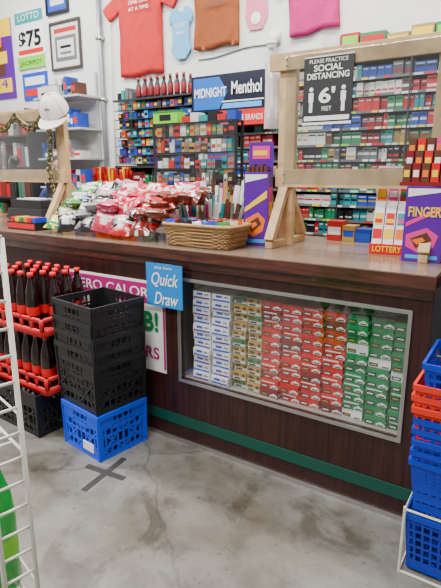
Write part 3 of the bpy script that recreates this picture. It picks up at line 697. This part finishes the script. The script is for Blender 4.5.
# ------------------------------------------------------------ shop assistant behind the counter
SKIN=mat('skin',(.45,.22,.14),.55); HAIR=mat('dark_hair',(.02,.014,.01),.6,bump=.5,bscale=40); CLO=mat('navy_sweater',(.03,.04,.16),.85,bump=.3,bscale=30); PANT=mat('dark_trousers',(.02,.02,.025),.8)
root=bpy.data.objects.new('shop_assistant',None); sc.collection.objects.link(root); root.location=(-4.12,1.27,0); root.rotation_euler=(0,0,.55)
def skin(name,verts,edges,radii,m,rt=0,sub=2):
    me=bpy.data.meshes.new(name); me.from_pydata(verts,edges,[]); o=bpy.data.objects.new(name,me); sc.collection.objects.link(o)
    me.materials.append(m)
    md=o.modifiers.new('skin','SKIN'); md.use_smooth_shade=True
    for i,r in enumerate(radii):
        r=r if isinstance(r,tuple) else (r,r); me.skin_vertices[0].data[i].radius=r
        me.skin_vertices[0].data[i].use_root=(i==rt)
    s=o.modifiers.new('sub','SUBSURF'); s.levels=sub; s.render_levels=sub
    o.parent=root; return o
skin('torso_and_arms',[(0,0,.95),(0,0,1.12),(0,0,1.27),(0,.01,1.38),(0,0,1.44),(-.17,0,1.36),(.17,0,1.36),(-.23,-.01,1.10),(.23,-.01,1.10),(-.21,-.16,.98),(.21,-.16,.98)],
 [(0,1),(1,2),(2,3),(3,4),(3,5),(3,6),(5,7),(6,8),(7,9),(8,10)],[(.15,.11),(.14,.10),(.16,.11),(.10,.08),(.05,.05),.06,.06,.045,.045,.035,.035],CLO)
skin('legs',[(0,0,.95),(-.09,0,.88),(.09,0,.88),(-.10,-.01,.48),(.10,-.01,.48),(-.10,0,.09),(.10,0,.09),(-.10,-.14,.045),(.10,-.14,.045)],[(0,1),(0,2),(1,3),(2,4),(3,5),(4,6),(5,7),(6,8)],[(.13,.11),.09,.09,.06,.06,.045,.045,.035,.035],PANT)
skin('neck',[(0,0,1.40),(0,-.005,1.50)],[(0,1)],[.052,.050],SKIN)
for sx in (-1,1):
    px,py,pz=.21*sx,-.21,.97
    V=[(px,py+.06,pz),(px,py,pz)];E=[(0,1)];Rr=[.026,.034]
    for k,(dx,l) in enumerate(((-.027,.06),(-.009,.07),(.009,.065),(.027,.05))):
        a=len(V); V+=[(px+dx,py-.03,pz-.01),(px+dx*1.1,py-.03-l*.5,pz-.03),(px+dx*1.1,py-.03-l*.6,pz-.06)]; E+=[(1,a),(a,a+1),(a+1,a+2)]; Rr+=[.011,.009,.008]
    a=len(V); V+=[(px-sx*.035,py-.0,pz-.005),(px-sx*.055,py-.03,pz-.03)]; E+=[(1,a),(a,a+1)]; Rr+=[.012,.009]
    skin('hand',V,E,Rr,SKIN)
b=B('head')
b.ball((0,-.01,1.585),.098,SKIN,20,14,(.80,.95,1.18)); b.ball((0,-.108,1.575),.016,SKIN,8,8,(.8,1.2,1.5))
for sx in (-1,1):
    b.ball((.078*sx,0,1.585),.022,SKIN,8,8,(.4,.8,1.3)); b.ball((.03*sx,-.092,1.60),.012,WHITE,8,8); b.ball((.03*sx,-.101,1.60),.006,BLK,8,8)
    b.tube([(.03*sx+.022*math.cos(2*pi*i/14),-.108,1.60+.018*math.sin(2*pi*i/14)) for i in range(14)],.002,BLK,5,closed=True); b.beam((.045*sx,-.095,1.622),(.016*sx,-.102,1.624),.006,.005,HAIR)
b.ball((0,-.092,1.535),.022,mat('lips',(.45,.12,.11),.5),8,6,(1,.5,.3)); h=b.done(True,parent=root)
b=B('hair'); b.ball((0,.018,1.615),.108,HAIR,20,14,(.86,.95,1.05)); b.ball((0,.06,1.52),.09,HAIR,16,10,(.85,.6,1.2)); b.done(True,parent=root)
# ------------------------------------------------------------ lights
def area(name,loc,sx,sy,e,col=(1,.985,.955),rot=(0,0,0)):
    l=bpy.data.lights.new(name,'AREA'); l.shape='RECTANGLE'; l.size=sx; l.size_y=sy; l.energy=e; l.color=col
    o=bpy.data.objects.new(name,l); sc.collection.objects.link(o); o.location=loc; o.rotation_euler=rot
for i,(x,y) in enumerate(((-4.6,-.9),(-1.4,-.9),(-4.6,.9),(-1.4,.9),(-1.4,-3.0),(-4.6,-3.0))):
    area('ceiling_tube_light',(x,y,4.1),2.4,.2,(120,120,140,140,170,155)[i])
w=bpy.data.worlds.new('world'); w.use_nodes=True; w.node_tree.nodes['Background'].inputs[0].default_value=(1,.995,.985,1); w.node_tree.nodes['Background'].inputs[1].default_value=.34
sc.world=w
# ------------------------------------------------------------ camera
cam=bpy.data.cameras.new('camera'); co=bpy.data.objects.new('camera',cam); sc.collection.objects.link(co)
cam.sensor_fit='VERTICAL'; cam.sensor_height=36; cam.lens=500*36/588
co.location=(0,-2.13,1.57); co.rotation_euler=(math.radians(90-13.82),0,math.radians(33.2)); cam.clip_start=.05
sc.camera=co
